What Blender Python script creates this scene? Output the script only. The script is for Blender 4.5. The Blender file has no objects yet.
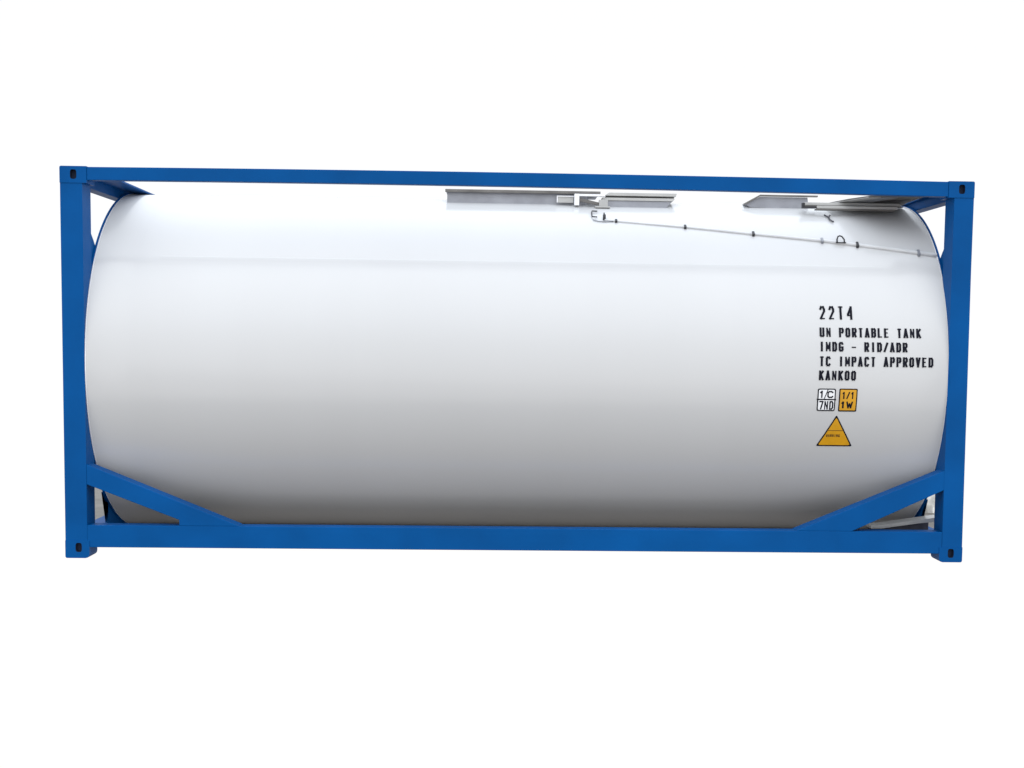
import bpy, bmesh, math, random
from mathutils import Vector, Euler
from math import pi, sin, cos, radians as rad

random.seed(4)
scene = bpy.context.scene

# ------------------------------------------------------------------ camera
cam_data = bpy.data.cameras.new('camera')
cam = bpy.data.objects.new('camera', cam_data)
scene.collection.objects.link(cam)
cam.location = (-0.1455, -8.1803, 1.5238)
cam.rotation_euler = Euler((1.49621, -0.01315, -0.03059), 'XYZ')
cam_data.sensor_fit = 'HORIZONTAL'
cam_data.sensor_width = 36.0
cam_data.lens = 1221.34 / 1024 * 36.0
cam_data.shift_x = -24.24 / 1024
cam_data.shift_y = 43.19 / 1024
cam_data.clip_start = 0.05
cam_data.clip_end = 500
scene.camera = cam

# ------------------------------------------------------------------ world: white overcast in view, dark nadir and bright zenith added to shade the tank
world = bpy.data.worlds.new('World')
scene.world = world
world.use_nodes = True
wn = world.node_tree.nodes
wl = world.node_tree.links
wn.clear()
w_out = wn.new('ShaderNodeOutputWorld')
w_bg = wn.new('ShaderNodeBackground')
w_tc = wn.new('ShaderNodeTexCoord')
w_sep = wn.new('ShaderNodeSeparateXYZ')
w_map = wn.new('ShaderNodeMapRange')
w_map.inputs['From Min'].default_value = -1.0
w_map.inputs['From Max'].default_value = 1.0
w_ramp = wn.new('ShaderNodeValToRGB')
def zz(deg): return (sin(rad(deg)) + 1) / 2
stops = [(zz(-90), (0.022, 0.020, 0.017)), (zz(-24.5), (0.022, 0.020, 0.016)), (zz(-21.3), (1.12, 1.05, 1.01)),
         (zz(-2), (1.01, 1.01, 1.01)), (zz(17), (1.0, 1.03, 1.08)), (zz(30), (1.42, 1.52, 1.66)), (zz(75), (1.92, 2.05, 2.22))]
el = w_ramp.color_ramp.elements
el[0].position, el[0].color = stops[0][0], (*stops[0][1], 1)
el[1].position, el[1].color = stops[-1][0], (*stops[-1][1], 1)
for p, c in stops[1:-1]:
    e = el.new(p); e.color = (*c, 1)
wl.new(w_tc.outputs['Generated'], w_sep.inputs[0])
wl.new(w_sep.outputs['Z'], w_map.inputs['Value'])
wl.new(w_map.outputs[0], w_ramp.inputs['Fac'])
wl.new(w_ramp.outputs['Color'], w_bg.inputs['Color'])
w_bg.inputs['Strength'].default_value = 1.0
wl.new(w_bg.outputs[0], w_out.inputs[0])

# ------------------------------------------------------------------ soft overcast sun
sun_data = bpy.data.lights.new('sun', 'SUN')
sun_data.energy = 0.85
sun_data.angle = rad(80)
sun_data.color = (1.0, 0.98, 0.95)
sun = bpy.data.objects.new('sun', sun_data)
scene.collection.objects.link(sun)
sun.location = (3, -6, 9)
sun.rotation_euler = Euler((rad(62), 0, rad(8)), 'XYZ')

scene.view_settings.view_transform = 'Standard'
scene.view_settings.look = 'None'
scene.view_settings.exposure = 0.0
scene.view_settings.gamma = 1.0

# ------------------------------------------------------------------ materials
def srgb(r, g, b):
    f = lambda c: (c / 255 / 12.92) if c / 255 <= 0.04045 else ((c / 255 + 0.055) / 1.055) ** 2.4
    return (f(r), f(g), f(b))

def mat(name, col, rough=0.5, metal=0.0, var=0.0, vscale=3.0, bump=0.0, bscale=40.0, rvar=0.0,
        coat=0.0, stretch=(1, 1, 1), spec=0.5):
    m = bpy.data.materials.new(name)
    m.use_nodes = True
    nt = m.node_tree
    b = nt.nodes['Principled BSDF']
    b.inputs['Base Color'].default_value = (*col, 1)
    b.inputs['Roughness'].default_value = rough
    b.inputs['Metallic'].default_value = metal
    b.inputs['Coat Weight'].default_value = coat
    b.inputs['Coat Roughness'].default_value = 0.08
    b.inputs['Specular IOR Level'].default_value = spec
    tc = nt.nodes.new('ShaderNodeTexCoord')
    mp = nt.nodes.new('ShaderNodeMapping')
    mp.inputs['Scale'].default_value = stretch
    nt.links.new(tc.outputs['Object'], mp.inputs[0])
    if var > 0:
        n = nt.nodes.new('ShaderNodeTexNoise')
        n.inputs['Scale'].default_value = vscale
        n.inputs['Detail'].default_value = 5
        nt.links.new(mp.outputs[0], n.inputs['Vector'])
        r = nt.nodes.new('ShaderNodeValToRGB')
        r.color_ramp.elements[0].position = 0.3
        r.color_ramp.elements[1].position = 0.7
        r.color_ramp.elements[0].color = (*[c * (1 - var) for c in col], 1)
        r.color_ramp.elements[1].color = (*[min(1, c * (1 + var)) for c in col], 1)
        nt.links.new(n.outputs['Fac'], r.inputs[0])
        nt.links.new(r.outputs[0], b.inputs['Base Color'])
    if rvar > 0:
        n2 = nt.nodes.new('ShaderNodeTexNoise')
        n2.inputs['Scale'].default_value = vscale * 1.7
        nt.links.new(mp.outputs[0], n2.inputs['Vector'])
        mr = nt.nodes.new('ShaderNodeMapRange')
        mr.inputs['To Min'].default_value = max(0, rough - rvar)
        mr.inputs['To Max'].default_value = rough + rvar
        nt.links.new(n2.outputs['Fac'], mr.inputs['Value'])
        nt.links.new(mr.outputs[0], b.inputs['Roughness'])
    if bump > 0:
        n3 = nt.nodes.new('ShaderNodeTexNoise')
        n3.inputs['Scale'].default_value = bscale
        n3.inputs['Detail'].default_value = 3
        nt.links.new(mp.outputs[0], n3.inputs['Vector'])
        bp = nt.nodes.new('ShaderNodeBump')
        bp.inputs['Strength'].default_value = bump
        bp.inputs['Distance'].default_value = 0.01
        nt.links.new(n3.outputs['Fac'], bp.inputs['Height'])
        nt.links.new(bp.outputs[0], b.inputs['Normal'])
    return m

BLUE = mat('blue_frame_paint', (0.0, 0.075, 0.268), 0.5, var=0.12, vscale=2.2, bump=0.06, bscale=30, rvar=0.08, spec=0.07)
WHITE = mat('white_tank_paint', (0.570, 0.575, 0.580), 0.19, var=0.015, vscale=1.3, bump=0.02, bscale=5,
            rvar=0.05, stretch=(1.0, 0.25, 0.25))
RIM = mat('white_rim_paint', (0.88, 0.88, 0.9), 0.3)
GALV = mat('galvanised_steel', (0.29, 0.30, 0.33), 0.45, metal=0.35, var=0.12, vscale=9, bump=0.05)
GALV_D = mat('weathered_steel', (0.15, 0.143, 0.135), 0.6, metal=0.2, var=0.25, vscale=7)
GALV_L = mat('pale_aluminium', (0.44, 0.44, 0.425), 0.4, metal=0.2, var=0.08, vscale=6)
PALE = mat('pale_grey_tube', (0.62, 0.63, 0.64), 0.45, var=0.05, vscale=6)
DARKST = mat('dark_steel', (0.07, 0.07, 0.085), 0.45, metal=0.2, var=0.2, vscale=20)
BLACK = mat('black_rubber', (0.02, 0.02, 0.024), 0.5, var=0.2, vscale=20)
HOLE = mat('casting_hole_shade', (0.004, 0.010, 0.035), 0.8)  # shade inside the apertures, put into the colour of the recess walls
INK = mat('black_lettering_vinyl', (0.006, 0.007, 0.014), 0.6, spec=0.1)
INKB = mat('navy_lettering_vinyl', (0.02, 0.02, 0.12), 0.45)
YEL = mat('amber_label_vinyl', (0.64, 0.315, 0.005), 0.5, var=0.10, vscale=14)
WLAB = mat('white_label_vinyl', (0.84, 0.86, 0.88), 0.35)
CONC = mat('grey_concrete', (0.18, 0.165, 0.145), 0.9, var=0.22, vscale=2.5, bump=0.4, bscale=60)
RUSTW = mat('rough_pale_stone', (0.62, 0.61, 0.58), 0.85, var=0.35, vscale=12, bump=0.6, bscale=30)

# ------------------------------------------------------------------ helpers
def link(name, bm, mats, parent=None, smooth=False, bevel=0.0, seg=2, recalc=True):
    if recalc:
        bmesh.ops.recalc_face_normals(bm, faces=bm.faces)
    me = bpy.data.meshes.new(name)
    bm.to_mesh(me); bm.free()
    for m in (mats if isinstance(mats, (list, tuple)) else [mats]):
        me.materials.append(m)
    if smooth:
        for p in me.polygons: p.use_smooth = True
    o = bpy.data.objects.new(name, me)
    scene.collection.objects.link(o)
    if parent: o.parent = parent
    if bevel:
        md = o.modifiers.new('bevel', 'BEVEL')
        md.width = bevel; md.segments = seg; md.limit_method = 'ANGLE'; md.angle_limit = rad(35)
        md.harden_normals = False
    return o

def box(bm, x0, x1, y0, y1, z0, z1, mi=0):
    v = [bm.verts.new(p) for p in ((x0, y0, z0), (x1, y0, z0), (x1, y1, z0), (x0, y1, z0),
                                   (x0, y0, z1), (x1, y0, z1), (x1, y1, z1), (x0, y1, z1))]
    for f in ((0, 3, 2, 1), (4, 5, 6, 7), (0, 1, 5, 4), (1, 2, 6, 5), (2, 3, 7, 6), (3, 0, 4, 7)):
        bm.faces.new([v[i] for i in f]).material_index = mi

def prism(bm, pts, axis, a0, a1, mi=0):
    """extrude a 2D outline (list of (p,q)) along axis between a0 and a1; axis 'x': (y,z), 'y': (x,z), 'z': (x,y)"""
    def P(p, q, a):
        return (a, p, q) if axis == 'x' else (p, a, q) if axis == 'y' else (p, q, a)
    A = [bm.verts.new(P(p, q, a0)) for p, q in pts]
    B = [bm.verts.new(P(p, q, a1)) for p, q in pts]
    n = len(pts)
    bm.faces.new(A).material_index = mi
    bm.faces.new(B[::-1]).material_index = mi
    for i in range(n):
        bm.faces.new((A[i], B[i], B[(i + 1) % n], A[(i + 1) % n])).material_index = mi

def tube(bm, pts, r, n=10, mi=0, r1=None):
    pts = [Vector(p) for p in pts]
    rings = []
    up = Vector((0, 0, 1))
    for i, p in enumerate(pts):
        t = (pts[min(i + 1, len(pts) - 1)] - pts[max(i - 1, 0)]).normalized()
        ref = up if abs(t.dot(up)) < 0.95 else Vector((1, 0, 0))
        a = t.cross(ref).normalized(); b = t.cross(a).normalized()
        rr = r if r1 is None else r + (r1 - r) * i / (len(pts) - 1)
        rings.append([bm.verts.new(p + rr * (cos(2 * pi * k / n) * a + sin(2 * pi * k / n) * b)) for k in range(n)])
    for i in range(len(rings) - 1):
        for k in range(n):
            f = bm.faces.new((rings[i][k], rings[i][(k + 1) % n], rings[i + 1][(k + 1) % n], rings[i + 1][k]))
            f.material_index = mi; f.smooth = True
    for c in (rings[0][::-1], rings[-1]):
        bm.faces.new(c).material_index = mi

# tank geometry
TR, YC, ZC = 1.245, 1.2565, 1.298
XL, XR = -2.889, 2.909
def cyl(x, a_deg, off=0.0):
    a = rad(a_deg)
    return Vector((x, YC - (TR + off) * cos(a), ZC + (TR + off) * sin(a)))

# frame limits
L, H, W = 3.029, 2.591, 2.438

# ------------------------------------------------------------------ concrete ground under and behind the tank
bm = bmesh.new()
outl = [(-3.05, 0.62), (-3.27, 1.1), (-3.72, 2.4), (-4.15, 3.8), (-3.4, 4.6), (-1.0, 4.9), (1.6, 4.8), (3.5, 4.5), (4.28, 3.9),
        (3.78, 2.4), (3.28, 1.1), (3.03, 0.62), (1.5, 0.58), (0, 0.60), (-1.5, 0.57)]
bm.faces.new([bm.verts.new((x, y, -0.004)) for x, y in outl])
ground = link('ground', bm, CONC)
ground['kind'] = 'structure'

# ------------------------------------------------------------------ the tank container
root = bpy.data.objects.new('tank_container', None)
scene.collection.objects.link(root)
root.location = (0, 0, 0)
root['label'] = 'large white cylindrical tank in a bright blue steel frame with yellow warning labels'
root['category'] = 'tank container'

# ---- tank shell
def make_shell():
    bm = bmesh.new()
    n = 288
    prof = [(XL, -0.010), (XL, 0.0), (XL + 0.004, 0.006), (XL + 0.011, 0.006), (XL + 0.016, 0.0), (XL + 0.30, 0.0)]
    k = 24
    for i in range(1, k):
        prof.append((XL + 0.30 + (XR - XL - 0.60) * i / k, 0.0))
    prof += [(XR - 0.30, 0.0), (XR - 0.016, 0.0), (XR - 0.011, 0.006), (XR - 0.004, 0.006), (XR, 0.0), (XR, -0.010)]
    rings = []
    for x, d in prof:
        rings.append([bm.verts.new(cyl(x, 360 * j / n, d)) for j in range(n)])
    for i in range(len(rings) - 1):
        for j in range(n):
            f = bm.faces.new((rings[i][j], rings[i][(j + 1) % n], rings[i + 1][(j + 1) % n], rings[i + 1][j]))
            f.smooth = True
            if i < 3 or i >= len(rings) - 4: f.material_index = 1
    return bm
shell = link('tank_shell', make_shell(), [WHITE, RIM], root)

# dished ends, set inside the frame rings
for s, X in ((-1, XL), (1, XR)):
    bm = bmesh.new()
    n, m = 96, 10
    rings = []
    for i in range(m + 1):
        t = i / m * pi / 2
        r = (TR - 0.012) * cos(t) if i < m else 0.004
        x = X - s * 0.20 + s * 0.26 * sin(t) - s * 0.0
        x = max(min(x, 3.0), -3.0)
        rings.append([bm.verts.new((x, YC - r * cos(2 * pi * j / n), ZC + r * sin(2 * pi * j / n))) for j in range(n)])
    for i in range(m):
        for j in range(n):
            bm.faces.new((rings[i][j], rings[i][(j + 1) % n], rings[i + 1][(j + 1) % n], rings[i + 1][j]))
    bm.faces.new(rings[-1])
    link('dished_end', bm, WHITE, shell, smooth=True)

# cladding seam along the shell
bm = bmesh.new()
xs = [-2.45 + 4.95 * i / 30 for i in range(31)]
prof = [(36.22, 0.0003), (36.10, 0.0009), (35.80, 0.0010), (34.6, 0.0002)]
rows = [[bm.verts.new(cyl(x, a, o)) for a, o in prof] for x in xs]
for i in range(30):
    for k in range(3):
        bm.faces.new((rows[i][k], rows[i + 1][k], rows[i + 1][k + 1], rows[i][k + 1])).smooth = False
link('cladding_seam', bm, WHITE, shell)

def patch(bm, x0, x1, a0, a1, off, nx=1, na=6, mi=0, base=0.0):
    top = [[bm.verts.new(cyl(x0 + (x1 - x0) * i / nx, a0 + (a1 - a0) * j / na, off)) for j in range(na + 1)] for i in range(nx + 1)]
    for i in range(nx):
        for j in range(na):
            bm.faces.new((top[i][j], top[i + 1][j], top[i + 1][j + 1], top[i][j + 1])).material_index = mi
    def skirt(line, pts):
        bot = [bm.verts.new(cyl(p[0], p[1], base)) for p in pts]
        for i in range(len(line) - 1):
            bm.faces.new((line[i], line[i + 1], bot[i + 1], bot[i])).material_index = mi
    A = [(x0, a0 + (a1 - a0) * j / na) for j in range(na + 1)]
    B = [(x1, a0 + (a1 - a0) * j / na) for j in range(na + 1)]
    skirt(top[0], A); skirt(top[-1], B)
    C = [(x0 + (x1 - x0) * i / nx, a0) for i in range(nx + 1)]
    D = [(x0 + (x1 - x0) * i / nx, a1) for i in range(nx + 1)]
    skirt([r[0] for r in top], C); skirt([r[-1] for r in top], D)

# ---- frame members
def cf(x):  # mirrored x ranges helper
    return x

# corner posts: front left/right, rear left/right
def post(s, back):
    """corner post; its inner strip is notched back where the tank shell passes"""
    bm = bmesh.new()
    xo, xm, xi = L - 0.001, (abs(XL) if s < 0 else XR) + 0.004, (2.884 if s < 0 else 2.896)
    lean = lambda z: (0.0135 * max(0, 1 - z / 2.0) if s > 0 else 0.0)
    Y = lambda y: W - y if back else y
    zs = [0.118 + (H - 0.107 - 0.118) * i / 48 for i in range(49)]
    rows = []
    for z in zs:
        h = (TR + 0.0105) ** 2 - (z - ZC) ** 2
        yt = YC - math.sqrt(h) if h > 0 else 9
        yi = max(0.0043, min(0.168, yt - 0.003))
        k = lean(z)
        ki = k * 0.4
        prof = [(xo + k, 0.004), (xi + ki, 0.004), (xi + ki, yi), (max(xm, xi + ki), yi + 0.0002), (max(xm, xi + ki), 0.168), (xo + k, 0.168)]
        rows.append([bm.verts.new((s * x, Y(y), z)) for x, y in prof])
    for A, B in zip(rows, rows[1:]):
        for i in range(6):
            bm.faces.new((A[i], A[(i + 1) % 6], B[(i + 1) % 6], B[i]))
    bm.faces.new(rows[0]); bm.faces.new(rows[-1])
    return link('corner_post', bm, BLUE, root)
for s in (-1, 1):
    for b in (0, 1): post(s, b)

# corner castings with real apertures
def hole_face(bm, origin, ux, uy, w, h, cx, cy, hw, hh, inward, mi_hole=1):
    """a rectangular face with an oval aperture, recess 35 mm deep"""
    ux, uy, inward, origin = Vector(ux), Vector(uy), Vector(inward), Vector(origin)
    n = 24
    inner = []
    for k in range(n):
        t = 2 * pi * k / n
        ct, st = cos(t), sin(t)
        sx = math.copysign(abs(ct) ** 0.55, ct) * hw; sy = math.copysign(abs(st) ** 0.55, st) * hh
        inner.append((cx + sx, cy + sy))
    P = lambda p: origin + ux * p[0] + uy * p[1]
    iv = [bm.verts.new(P(p)) for p in inner]
    # outer boundary points matched by angle
    outer = []
    for k in range(n):
        t = 2 * pi * k / n
        dx, dy = cos(t), sin(t)
        tx = ((w - cx) / dx if dx > 1e-6 else (-cx / dx if dx < -1e-6 else 1e9))
        ty = ((h - cy) / dy if dy > 1e-6 else (-cy / dy if dy < -1e-6 else 1e9))
        tt = min(tx, ty)
        outer.append([cx + dx * tt, cy + dy * tt])
    corners = [(w, h), (0, h), (0, 0), (w, 0)]
    for c in corners:   # snap nearest outer point onto the corner
        j = min(range(n), key=lambda q: (outer[q][0] - c[0]) ** 2 + (outer[q][1] - c[1]) ** 2)
        outer[j] = list(c)
    ov = [bm.verts.new(P(p)) for p in outer]
    for k in range(n):
        bm.faces.new((ov[k], ov[(k + 1) % n], iv[(k + 1) % n], iv[k]))
    dv = [bm.verts.new(P(p) + inward * 0.035) for p in inner]
    for k in range(n):
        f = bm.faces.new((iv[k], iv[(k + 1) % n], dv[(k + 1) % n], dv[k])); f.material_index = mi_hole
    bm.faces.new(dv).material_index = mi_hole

def casting(s, back, top):
    bm = bmesh.new()
    cw, cd, ch = (0.174, 0.162, 0.109) if top else (0.160, 0.162, 0.118)
    x0 = L - cw if s > 0 else -L
    y0 = 0.0 if not back else W - cd
    z0 = H + 0.002 - ch if top else 0.0
    if s > 0 and not top: x0 += 0.0135; z0 += 0.015; ch -= 0.015
    x1, y1, z1 = x0 + cw, y0 + cd, z0 + ch
    hx = 0.086 if s > 0 else 0.092      # hole centre from x0
    hx = (0.089 + 0.006 * s)
    # front/back
    fy = y0 if not back else y1; iy = 1 if not back else -1
    if top: hcx, hcz = 0.089, 0.056
    else: hcx, hcz = (0.089, 0.072) if s < 0 else (0.080, 0.062)
    hole_face(bm, (x0, fy, z0), (1, 0, 0), (0, 0, 1), cw, ch, hcx, hcz, 0.021, 0.031, (0, iy, 0))
    # outer side
    fx = x1 if s > 0 else x0
    hole_face(bm, (fx, y0, z0), (0, 1, 0), (0, 0, 1), cd, ch, cd / 2, 0.055, 0.021, 0.031, (-s, 0, 0))
    # top or bottom
    fz = z1 if top else z0
    hole_face(bm, (x0, y0, fz), (1, 0, 0), (0, 1, 0), cw, cd, cw / 2, cd / 2, 0.055, 0.030, (0, 0, -1 if top else 1))
    # plain faces
    def q(*p): bm.faces.new([bm.verts.new(v) for v in p])
    oy = y1 if not back else y0
    ox = x0 if s > 0 else x1
    oz = z0 if top else z1
    q((x0, oy, z0), (x1, oy, z0), (x1, oy, z1), (x0, oy, z1))
    q((ox, y0, z0), (ox, y1, z0), (ox, y1, z1), (ox, y0, z1))
    q((x0, y0, oz), (x1, y0, oz), (x1, y1, oz), (x0, y1, oz))
    bmesh.ops.remove_doubles(bm, verts=bm.verts, dist=0.0005)
    # worn, rounded edges: (edge x, outward x sign, edge z, outward z sign, radius)
    so = -1 if ox < (x0 + x1) / 2 else 1
    jobs = [(ox, so, z0, -1, 0.026), (x0 + x1 - ox, -so, z0, -1, 0.012)] if not top else [(x0 + x1 - ox, -so, z1, 1, 0.010)]
    for ex, sx, ez, sz, rr in jobs:
        arc = [(ex - sx * rr * (1 - sin(t)), ez - sz * rr * (1 - cos(t))) for t in (0, pi / 6, pi / 3, pi / 2)]
        for (xa, za), (xb, zb) in zip(arc, arc[1:]):
            nrm = Vector((abs(zb - za) * sx, 0, sz * abs(xb - xa))).normalized()
            bmesh.ops.bisect_plane(bm, geom=bm.verts[:] + bm.edges[:] + bm.faces[:], plane_co=(xa, 0, za), plane_no=nrm, clear_outer=True)
        for (xa, za), (xb, zb) in zip(arc, arc[1:]):
            q((xa, y0, za), (xb, y0, zb), (xb, y1, zb), (xa, y1, za))
    return link('corner_casting', bm, [BLUE, HOLE], root, bevel=0.0)
for s in (-1, 1):
    for b in (0, 1):
        for t in (0, 1): casting(s, b, t)

# side rails (front and rear)
for b in (0, 1):
    fy = lambda a, c: (a, c) if not b else (W - c, W - a)
    y0, y1 = fy(0.0045, 0.070)
    bm = bmesh.new()
    secs = []
    for i in range(25):
        x = -L + 0.174 + (2 * L - 0.348) * i / 24; t = x / 2.85
        zt = 2.600 - 0.011 * t * t; zb = 2.510 - 0.007 * t - 0.013 * t * t   # slight camber of the long rail
        secs.append([bm.verts.new(p) for p in ((x, y0, zb), (x, y0, zt), (x, y1, zt), (x, y1, zb))])
    for A, B in zip(secs, secs[1:]):
        for k in range(4): bm.faces.new((A[k], A[(k + 1) % 4], B[(k + 1) % 4], B[k]))
    bm.faces.new(secs[0]); bm.faces.new(secs[-1])
    link('top_side_rail', bm, BLUE, root, bevel=0.003)
    y0, y1 = fy(0.0045, 0.110)
    bm = bmesh.new(); box(bm, -2.884, 2.900, y0, y1, 0.073, 0.222)
    link('bottom_side_rail', bm, BLUE, root, bevel=0.003)

# end rails
for s in (-1, 1):
    xa, xb = (L - 0.099, L - 0.004)
    if s < 0: xa, xb = -xb, -xa
    bm = bmesh.new(); box(bm, xa, xb, 0.163, W - 0.163, 2.485, H - 0.008)
    link('top_end_rail', bm, BLUE, root, bevel=0.006)
    xa, xb = (L - 0.130, L - 0.004)
    if s < 0: xa, xb = -xb, -xa
    bm = bmesh.new(); box(bm, xa, xb, 0.169, W - 0.169, 0.05, 0.17)
    link('bottom_end_rail', bm, BLUE, root, bevel=0.006)

# top corner gusset plates lying across the end
for s in (-1, 1):
    inner = 2.775 if s < 0 else 2.83
    bm = bmesh.new()
    pts = []
    e = 2.934
    if s < 0:
        pts = [(-e, 0.166), (-2.855, 0.166), (-2.855, 0.075), (-inner + 0.02, 0.075), (-inner, W / 2), (-inner + 0.02, W - 0.075),
               (-2.855, W - 0.075), (-2.855, W - 0.166), (-e, W - 0.166)]
    else:
        arc = [(2.68, 0.075), (2.765, 0.19), (2.84, 0.40), (2.888, 0.70), (2.90, 1.0), (2.90, 1.45), (2.88, 1.8), (2.80, 2.15), (2.70, W - 0.075)]
        pts = [(e, 0.166), (2.855, 0.166), (2.855, 0.075)] + arc + [(2.855, W - 0.075), (2.855, W - 0.166), (e, W - 0.166)]
    prism(bm, pts, 'z', 2.5475, 2.558)
    link('top_gusset_plate', bm, BLUE, root)

# end plates: web between the posts and the tank, open at each corner
RO = TR + 0.010
def arc_pts(a0, a1, r, n):
    return [(YC - r * cos(rad(a0 + (a1 - a0) * i / n)), ZC + r * sin(rad(a0 + (a1 - a0) * i / n))) for i in range(n + 1)]
for s in (-1, 1):
    X0 = abs(XL if s < 0 else XR)
    # ring around the tank end
    bm = bmesh.new()
    n = 160
    xa, xb = s * (X0 - 0.001), s * (X0 + 0.010)
    ri = TR - 0.012
    R4 = []
    for x, r in ((xa, ri), (xa, RO), (xb, RO), (xb, ri)):
        R4.append([bm.verts.new((x, YC - r * cos(2 * pi * j / n), ZC + r * sin(2 * pi * j / n))) for j in range(n)])
    for i in range(4):
        for j in range(n):
            bm.faces.new((R4[i][j], R4[i][(j + 1) % n], R4[(i + 1) % 4][(j + 1) % n], R4[(i + 1) % 4][j]))
    link('end_ring', bm, BLUE, root)
    # side webs, front and rear
    for back in (0, 1):
        yp = 0.16
        up = math.degrees(math.asin((2.10 - ZC) / (RO - 0.004)))
        lo = -math.degrees(math.asin((ZC - 0.455) / (RO - 0.004)))
        arc = arc_pts(up, lo, RO - 0.004, 30)
        pts = [(yp, 2.185), (0.215, 2.175), (0.262, 2.135)] + arc + [(0.262, 0.50), (0.215, 0.505), (yp, 0.515)]
        pts = [p for p in pts if p[0] >= 0.0]
        # clamp the web so it never passes in front of the post's rear face
        pts = [(max(p[0], 0.012), p[1]) for p in pts]
        if back: pts = [(W - p[0], p[1]) for p in pts]
        bm = bmesh.new()
        a, b_ = s * (X0 + 0.0115), s * (X0 + 0.022)
        prism(bm, pts, 'x', a, b_)
        link('end_web_plate', bm, BLUE, root)
    # saddle foot between ring and bottom end rail
    for back in (0, 1):
        arc = arc_pts(-46, -80, RO - 0.002, 16)
        foot = [(0.46, 0.40), (0.505, 0.30), (0.50, 0.24), (0.47, 0.165)] if s < 0 else [(0.46, 0.30), (0.50, 0.165)]
        pts = arc + [(YC - 0.15, 0.165)] + foot[::-1]
        if back: pts = [(W - p[0], p[1]) for p in pts]
        bm = bmesh.new()
        prism(bm, pts, 'x', s * (X0 + 0.011), s * (X0 + 0.021))
        link('saddle_plate', bm, BLUE, root)

# diagonal braces
def brace(s, back):
    bm = bmesh.new()
    if s < 0:
        pts = [(-2.884, 0.630), (-2.884, 0.497), (-2.273, 0.262), (-2.273, 0.2225), (-1.875, 0.2225)]
    else:
        pts = [(2.902, 0.643), (1.895, 0.2225), (2.275, 0.2225), (2.902, 0.511)]
    if back: y0, y1 = W - 0.125, W - 0.0052
    else: y0, y1 = 0.0052, 0.125
    prism(bm, pts, 'y', y0, y1)
    return link('diagonal_brace', bm, BLUE, root, bevel=0.003)
for s in (-1, 1):
    for b in (0, 1): brace(s, b)

# ---- walkway plates on top of the tank
def walk(name, builder, m, parent=root, bevel=0.0015):
    bm = bmesh.new(); builder(bm)
    return link(name, bm, m, parent, bevel=bevel)

wk = walk('walkway_panel', lambda b: (box(b, -0.535, 0.50, 0.905, 1.30, 2.490, 2.572), box(b, -0.545, 0.585, 0.89, 1.31, 2.574, 2.586)), GALV)
walk('panel_lip', lambda b: box(b, -0.548, 0.590, 0.868, 0.889, 2.566, 2.587), GALV_D, wk)

def w2(b):
    prism(b, [(0.62, 2.560), (0.655, 2.583), (1.155, 2.583), (1.148, 2.560)], 'y', 0.885, 0.93)
    prism(b, [(0.60, 2.520), (0.60, 2.540), (1.135, 2.540), (1.12, 2.520)], 'y', 0.835, 0.93)
wk2 = walk('walkway_panel', w2, GALV_L)
walk('panel_lip', lambda b: prism(b, [(0.60, 2.468), (0.60, 2.519), (1.115, 2.519), (1.07, 2.468)], 'y', 0.845, 1.28), GALV, wk2)
walk('panel_tread', lambda b: prism(b, [(0.62, 2.541), (0.645, 2.577), (1.15, 2.577), (1.135, 2.541)], 'y', 0.931, 1.28), GALV_D, wk2)

def w3(b):
    prism(b, [(1.665, 2.518), (1.775, 2.572), (2.13, 2.572), (2.14, 2.486), (1.70, 2.495)], 'y', 0.905, 1.28)
wk3 = walk('walkway_panel', w3, GALV)
walk('panel_lip', lambda b: prism(b, [(1.640, 2.512), (1.770, 2.585), (2.20, 2.585), (2.20, 2.574), (1.775, 2.574), (1.665, 2.512)], 'y', 0.875, 0.904), GALV_D, wk3)

# right-hand walkway: two long bars and an underside sheet spanning back
wk4 = walk('walkway_frame', lambda b: (box(b, 2.15, 2.74, 0.70, 0.73, 2.472, 2.492), box(b, 2.07, 2.78, 0.76, 0.79, 2.502, 2.522)), GALV_L)
walk('frame_edge', lambda b: (box(b, 2.14, 2.72, 0.695, 0.735, 2.460, 2.470), box(b, 2.06, 2.80, 0.757, 0.795, 2.494, 2.501)), GALV_D, wk4)
def sheet(b):
    prism(b, [(2.291, 0.931), (2.361, 0.654), (2.45, 0.45), (2.55, 0.30), (2.83, 0.30), (2.84, 0.543), (2.845, 0.78), (2.87, 1.02), (2.29, 1.02)], 'z', 2.5345, 2.539)
walk('walkway_sheet', sheet, GALV_D, wk4, 0)
walk('sheet_rib', lambda b: prism(b, [(2.30, 0.88), (2.37, 0.654), (2.45, 0.46), (2.54, 0.46), (2.46, 0.654), (2.38, 0.88)], 'z', 2.527, 2.534), GALV_L, wk4, 0)
walk('sheet_rib', lambda b: prism(b, [(2.41, 0.88), (2.50, 0.60), (2.56, 0.46), (2.66, 0.46), (2.52, 0.88)], 'z', 2.528, 2.534), GALV, wk4, 0)
walk('sheet_slot', lambda b: prism(b, [(2.62, 0.74), (2.70, 0.62), (2.80, 0.60), (2.78, 0.74)], 'z', 2.531, 2.534), BLACK, wk4, 0)
walk('latch', lambda b: (box(b, 2.045, 2.145, 0.70, 0.74, 2.474, 2.488), box(b, 2.045, 2.062, 0.70, 0.74, 2.489, 2.512)), BLACK, wk4)

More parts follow.
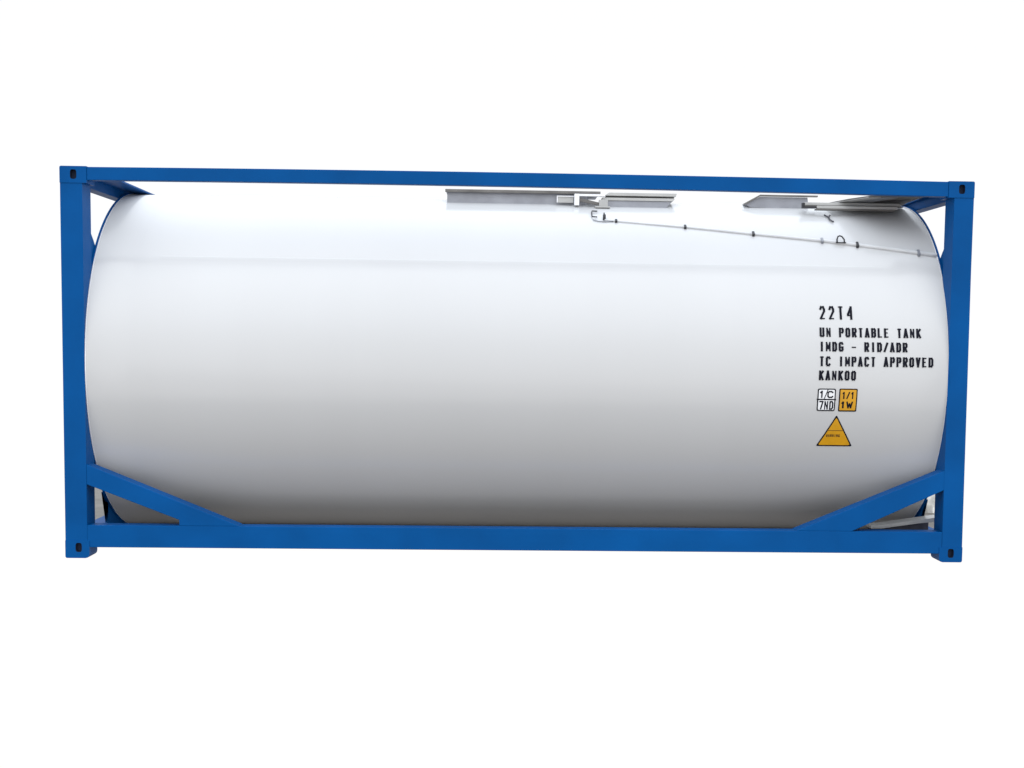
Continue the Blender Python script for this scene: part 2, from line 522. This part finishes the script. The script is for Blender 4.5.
# hinge hardware between the first two panels
hg = walk('hinge_bracket', lambda b: (box(b, 0.395, 0.430, 0.80, 0.86, 2.478, 2.560), box(b, 0.40, 0.62, 0.81, 0.85, 2.545, 2.560)), RIM)
walk('hinge_plate', lambda b: (box(b, 0.275, 0.39, 0.855, 0.866, 2.500, 2.545)), GALV_L, hg)
walk('hinge_frame', lambda b: (box(b, 0.268, 0.392, 0.845, 0.854, 2.543, 2.549), box(b, 0.268, 0.275, 0.845, 0.854, 2.500, 2.542)), RIM, hg)
walk('hinge_arm', lambda b: prism(b, [(0.432, 2.535), (0.585, 2.500), (0.585, 2.478), (0.432, 2.510)], 'y', 0.825, 0.845), GALV_D, hg)
walk('hinge_foot', lambda b: (box(b, 0.575, 0.64, 0.80, 0.84, 2.474, 2.520), box(b, 0.545, 0.655, 0.79, 0.84, 2.462, 2.473)), GALV_L, hg)

# ---- drain tube running down round the shell, with clips
path = [(0.60, 57.7), (0.68, 57.0), (1.165, 53.8), (1.639, 50.35), (2.131, 47.2), (2.357, 45.45), (2.774, 42.1), (2.900, 41.1)]
def interp(x):
    for (xa, aa), (xb, ab) in zip(path, path[1:]):
        if x <= xb: return aa + (ab - aa) * (x - xa) / (xb - xa)
    return path[-1][1]
bm = bmesh.new()
N = 60
pts = [cyl(0.60 + 2.30 * i / N, interp(0.60 + 2.30 * i / N), 0.004) for i in range(N + 1)]
tube(bm, pts, 0.0075, 12, r1=0.0155)
tb = link('drain_tube', bm, PALE, shell)
for x in (0.68, 1.165, 1.639, 2.115, 2.357, 2.774):
    bm = bmesh.new()
    a = interp(x)
    rr = 0.0075 + 0.008 * (x - 0.6) / 2.3 + 0.003
    da = math.degrees(rr / TR)
    patch(bm, x - 0.008, x + 0.008, a - da * 1.7, a + da * 0.9, rr + 0.006, na=4)
    link('tube_clip', bm, BLACK if x not in (2.115, 2.774) else GALV, tb)
# hasp straddling the tube
bm = bmesh.new()
a = interp(2.24)
tube(bm, [cyl(2.215, a - 0.9, 0.02), cyl(2.215, a + 0.3, 0.03), cyl(2.226, a + 1.5, 0.035), cyl(2.24, a + 1.9, 0.035),
          cyl(2.254, a + 1.5, 0.035), cyl(2.266, a + 0.3, 0.03), cyl(2.266, a - 0.9, 0.02)], 0.0055, 8)
tube(bm, [cyl(2.205, a - 0.8, 0.022), cyl(2.276, a - 0.8, 0.022)], 0.004, 8)
link('tube_hasp', bm, BLACK, tb)
# thin cable loop, hook and knobs at the upper end
bm = bmesh.new()
tube(bm, [cyl(0.515, 57.6, 0.006), cyl(0.55, 56.7, 0.006), cyl(0.60, 56.4, 0.006), cyl(0.66, 56.8, 0.006)], 0.0035, 8)
link('cable_loop', bm, GALV, tb)
bm = bmesh.new()
tube(bm, [cyl(0.555, 63.9, 0.012), cyl(0.517, 64.0, 0.012), cyl(0.512, 62.0, 0.012), cyl(0.512, 59.3, 0.012), cyl(0.548, 59.1, 0.012)], 0.0045, 8)
link('tube_hook', bm, BLACK, tb)
bm = bmesh.new()
tube(bm, [cyl(0.598, 58.0, 0.0), cyl(0.598, 59.2, 0.03)], 0.011, 10); tube(bm, [cyl(0.598, 58.9, 0.02), cyl(0.598, 60.4, 0.03)], 0.005, 8)
link('tube_knob', bm, BLACK, tb)
# small wing valve above the tube
bm = bmesh.new()
tube(bm, [cyl(2.205, 63.8, 0.012), cyl(2.226, 62.0, 0.012), cyl(2.246, 63.6, 0.012)], 0.0058, 8)
tube(bm, [cyl(2.226, 62.2, 0.011), cyl(2.228, 59.9, 0.011), cyl(2.246, 58.4, 0.011)], 0.0058, 8)
link('wing_valve', bm, DARKST, shell)

# ---- lettering as strokes wrapped round the shell
G = {
 '2': [[(0, .8), (.25, 1), (.75, 1), (1, .8), (1, .62), (0, 0), (1, 0)]],
 'T': [[(0, 1), (1, 1)], [(.5, 1), (.5, 0)]],
 '4': [[(.85, 0), (.85, 1), (0, .38), (0, .30), (1, .30)]],
 'U': [[(0, 1), (0, .12), (.2, 0), (.8, 0), (1, .12), (1, 1)]],
 'N': [[(0, 0), (0, 1), (1, 0), (1, 1)]],
 'P': [[(0, 0), (0, 1), (.8, 1), (1, .86), (1, .62), (.8, .48), (0, .48)]],
 'O': [[(0, .15), (0, .85), (.25, 1), (.75, 1), (1, .85), (1, .15), (.75, 0), (.25, 0), (0, .15)]],
 'R': [[(0, 0), (0, 1), (.8, 1), (1, .86), (1, .64), (.8, .5), (0, .5)], [(.45, .5), (1, 0)]],
 'A': [[(0, 0), (.5, 1), (1, 0)], [(.2, .33), (.8, .33)]],
 'B': [[(0, 0), (0, 1), (.75, 1), (1, .86), (1, .64), (.75, .52), (0, .52)], [(.75, .52), (1, .4), (1, .14), (.75, 0), (0, 0)]],
 'L': [[(0, 1), (0, 0), (1, 0)]],
 'E': [[(1, 1), (0, 1), (0, 0), (1, 0)], [(0, .52), (.75, .52)]],
 'K': [[(0, 0), (0, 1)], [(1, 1), (0, .45)], [(.3, .6), (1, 0)]],
 'I': [[(.5, 0), (.5, 1)]],
 'M': [[(-.08, 0), (-.08, 1), (.5, .25), (1.08, 1), (1.08, 0)]],
 'D': [[(0, 0), (0, 1), (.7, 1), (1, .8), (1, .2), (.7, 0), (0, 0)]],
 'G': [[(1, .85), (.75, 1), (.25, 1), (0, .85), (0, .15), (.25, 0), (.75, 0), (1, .15), (1, .45), (.55, .45)]],
 '-': [[(-.1, .45), (1.1, .45)]],
 '/': [[(0, 0), (1, 1)]],
 'C': [[(1, .85), (.75, 1), (.25, 1), (0, .85), (0, .15), (.25, 0), (.75, 0), (1, .15)]],
 'V': [[(0, 1), (.5, 0), (1, 1)]],
 '1': [[(.15, .8), (.55, 1), (.55, 0)]],
 '7': [[(0, 1), (1, 1), (.4, 0)]],
 'W': [[(0, 1), (.25, 0), (.5, .7), (.75, 0), (1, 1)]],
 ' ': [],
}
DEG = 180 / pi / TR
cnt = [0]
def stroke(bm, x0, z0, x1, z1, w, off, mi=0):
    """x in metres, z = arc length (m) from angle 0"""
    cnt[0] += 1
    off = off + 0.00003 * (cnt[0] % 20)
    dx, dz = x1 - x0, z1 - z0
    d = math.hypot(dx, dz) or 1e-6
    ux, uz = dx / d * w / 2, dz / d * w / 2
    px, pz = -uz, ux
    k = max(1, int(d / 0.03))
    ra = []
    for i in range(k + 1):
        t = i / k
        e = -0.8 if i == 0 else (0.8 if i == k else 0)
        cx, cz = x0 + dx * t + ux * e, z0 + dz * t + uz * e
        ra.append((bm.verts.new(cyl(cx + px, (cz + pz) * DEG, off)), bm.verts.new(cyl(cx - px, (cz - pz) * DEG, off))))
    for i in range(k):
        bm.faces.new((ra[i][0], ra[i][1], ra[i + 1][1], ra[i + 1][0])).material_index = mi

def text(bm, s, x, ztop, zbot, pitch, gw, w, off=0.003, mi=0, stencil=False):
    for i, ch in enumerate(s):
        gx = x + i * pitch + w / 2
        for pl in G[ch]:
            for (a, b), (c, d) in zip(pl, pl[1:]):
                hh = (ztop - zbot - w)
                # stencil lettering: heavy uprights, thin crossbars
                up = abs(d - b) * hh / (math.hypot((c - a) * (gw - w), (d - b) * hh) or 1)
                ww = w * (0.62 + 0.50 * up) * (0.72 if ch in 'MN' else 1) if stencil else w
                stroke(bm, gx + a * (gw - w), zbot + w / 2 + b * hh, gx + c * (gw - w), zbot + w / 2 + d * hh, ww, off, mi)

S = lambda deg: deg / DEG
lines = [
 ('22T4', 2.028, 21.4, 16.9, 0.0625, 0.038, 0.0135),
 ('UN PORTABLE TANK', 2.023, 14.35, 11.25, 0.0440, 0.0320, 0.0128),
 ('IMDG - RID/ADR', 2.020, 9.85, 6.75, 0.0437, 0.0320, 0.0128),
 ('TC IMPACT APPROVED', 2.020, 5.30, 2.15, 0.0438, 0.0320, 0.0128),
 ('KANKOO', 2.020, 0.90, -2.2, 0.0437, 0.0320, 0.0128),
]
for s_, x, a1, a0, pitch, gw, w in lines:
    col = 0
    for word in s_.split(' '):
        bm = bmesh.new()
        text(bm, word, x + col * pitch, S(a1), S(a0), pitch, gw, w, stencil=True)
        link('lettering', bm, INK, shell, recalc=False)
        col += len(word) + 1

def flat(bm, outline, off, mi=0, steps=10):
    """filled outline in (x, arc length), cut into thin bands so that it follows the shell"""
    zs = [p[1] for p in outline]; z0, z1 = min(zs), max(zs)
    def span(z):
        xs = []
        n = len(outline)
        for i in range(n):
            (xa, za), (xb, zb) = outline[i], outline[(i + 1) % n]
            if abs(za - zb) < 1e-9:
                if abs(z - za) < 1e-9: xs += [xa, xb]
                continue
            t = (z - za) / (zb - za)
            if -1e-9 <= t <= 1 + 1e-9: xs.append(xa + (xb - xa) * t)
        return min(xs), max(xs)
    zz_ = sorted(set([z0 + (z1 - z0) * i / steps for i in range(steps + 1)] + zs))
    prev = None
    for z in zz_:
        a, b = span(z)
        if b - a < 1e-4: b = a + 1e-4
        cur = (bm.verts.new(cyl(a, z * DEG, off)), bm.verts.new(cyl(b, z * DEG, off)))
        if prev: bm.faces.new((prev[0], prev[1], cur[1], cur[0])).material_index = mi
        prev = cur

def rrect(x0, x1, z0, z1, r):
    o = []
    for cx, cz, a0 in ((x1 - r, z1 - r, 0), (x0 + r, z1 - r, 90), (x0 + r, z0 + r, 180), (x1 - r, z0 + r, 270)):
        for k in range(4):
            t = rad(a0 + 30 * k); o.append((cx + r * cos(t), cz + r * sin(t)))
    return o

# white rail-approval plate
bm = bmesh.new()
zt, zb = S(-4.75), S(-11.9)
x0, x1 = 2.016, 2.140
flat(bm, rrect(x0, x1, zb, zt, 0.012), 0.0020, 0)
flat(bm, rrect(x0 + .008, x1 - .008, zb + .008, zt - .008, 0.008), 0.0024, 1)
zm = (zt + zb) / 2 + 0.003
stroke(bm, x0, zm, x1, zm, 0.009, 0.0028)
stroke(bm, x0 + 0.045, zm, x0 + 0.070, zt - .006, 0.006, 0.0028)
text(bm, '1', x0 + .012, zt - .014, zm + .010, .03, .032, .010, 0.0028)
text(bm, 'C', x0 + .066, zt - .016, zm + .010, .03, .042, .010, 0.0028)
text(bm, '7', x0 + .014, zm - .010, zb + .010, .03, .030, .010, 0.0028)
text(bm, 'N', x0 + .050, zm - .010, zb + .010, .03, .026, .008, 0.0028)
text(bm, 'D', x0 + .084, zm - .010, zb + .010, .03, .028, .010, 0.0028)
link('approval_label', bm, [INK, WLAB], shell, recalc=False)

# yellow height plate
bm = bmesh.new()
x0, x1 = 2.163, 2.288
zt, zb = S(-4.7), S(-12.0)
flat(bm, rrect(x0, x1, zb, zt, 0.008), 0.0020, 0)
flat(bm, rrect(x0 + .008, x1 - .008, zb + .009, zt - .008, 0.004), 0.0024, 1)
zm = (zt + zb) / 2
text(bm, '1/1', x0 + .020, zt - .022, zm + .008, .030, .024, .009, 0.0028)
text(bm, '1', x0 + .016, zm - .008, zb + .022, .030, .028, .013, 0.0028)
text(bm, 'W', x0 + .052, zm - .008, zb + .022, .030, .046, .011, 0.0028)
label_h = link('height_label', bm, [INK, YEL], shell, recalc=False)
label_h['label'] = 'amber rectangular label with dark characters'

# yellow triangle
bm = bmesh.new()
ax, az = 2.157, S(-13.1)
lx, rx, bz = 2.038, 2.290, S(-23.8)
def tri(ins):
    # inset triangle with slightly rounded corners
    P = [Vector((ax, az)), Vector((rx, bz)), Vector((lx, bz))]
    c = (P[0] + P[1] + P[2]) / 3
    q = [c + (p - c) * (1 - ins) for p in P]
    o = []
    for i in range(3):
        a, b, d = q[i - 1], q[i], q[(i + 1) % 3]
        r = 0.014
        u, v = (a - b).normalized(), (d - b).normalized()
        for t in (0, .33, .67, 1):
            p = b + u * r * (1 - t) ** 2 + v * r * t ** 2
            o.append((p.x, p.y))
    return o
flat(bm, tri(0.0), 0.0020, 0, 24)
flat(bm, tri(0.12), 0.0024, 1, 24)
zl = az + (bz - az) * 0.485
stroke(bm, ax - .050, zl, ax + .056, zl - .001, 0.0045, 0.0028, 2)
zt = az + (bz - az) * 0.65
text(bm, 'WARNING'.replace('G', 'G'), ax - .058, zt + .010, zt - .010, .0140, .0120, .0045, 0.0028, 2)
BROWN = mat('brown_label_print', (0.13, 0.06, 0.008), 0.5)
lab = link('warning_label', bm, [INK, YEL, BROWN], shell, recalc=False)
lab['label'] = 'amber triangular warning label with dark border'

# ------------------------------------------------------------------ pale steel step at the lower right of the frame
bm = bmesh.new()
prism(bm, [(2.50, 0.196), (2.50, 0.218), (2.575, 0.222), (2.84, 0.262), (2.995, 0.284), (2.995, 0.252), (2.84, 0.236), (2.575, 0.197)], 'y', 0.30, 0.42)
fl = link('foot_flange', bm, GALV_L, root, bevel=0.002)
bm = bmesh.new()
prism(bm, [(2.42, 0.12), (2.42, 0.150), (2.50, 0.192), (2.575, 0.195), (2.84, 0.234), (2.93, 0.245), (2.93, 0.12)], 'y', 0.36, 0.40)
link('flange_web', bm, DARKST, fl)

# ------------------------------------------------------------------ stone block on the concrete behind the right end
bm = bmesh.new()
box(bm, 3.56, 3.86, 2.50, 2.80, -0.004, 0.30)
bmesh.ops.subdivide_edges(bm, edges=bm.edges, cuts=6, use_grid_fill=True)
for v in bm.verts:
    v.co += Vector((random.uniform(-.02, .02), random.uniform(-.02, .02), random.uniform(-.02, .02)))
    if v.co.z < 0.03: v.co.z = -0.0035
b2 = link('stone_block', bm, RUSTW)
b2['label'] = 'rough pale stone block on the ground behind the lower right corner of the frame'
b2['category'] = 'stone block'
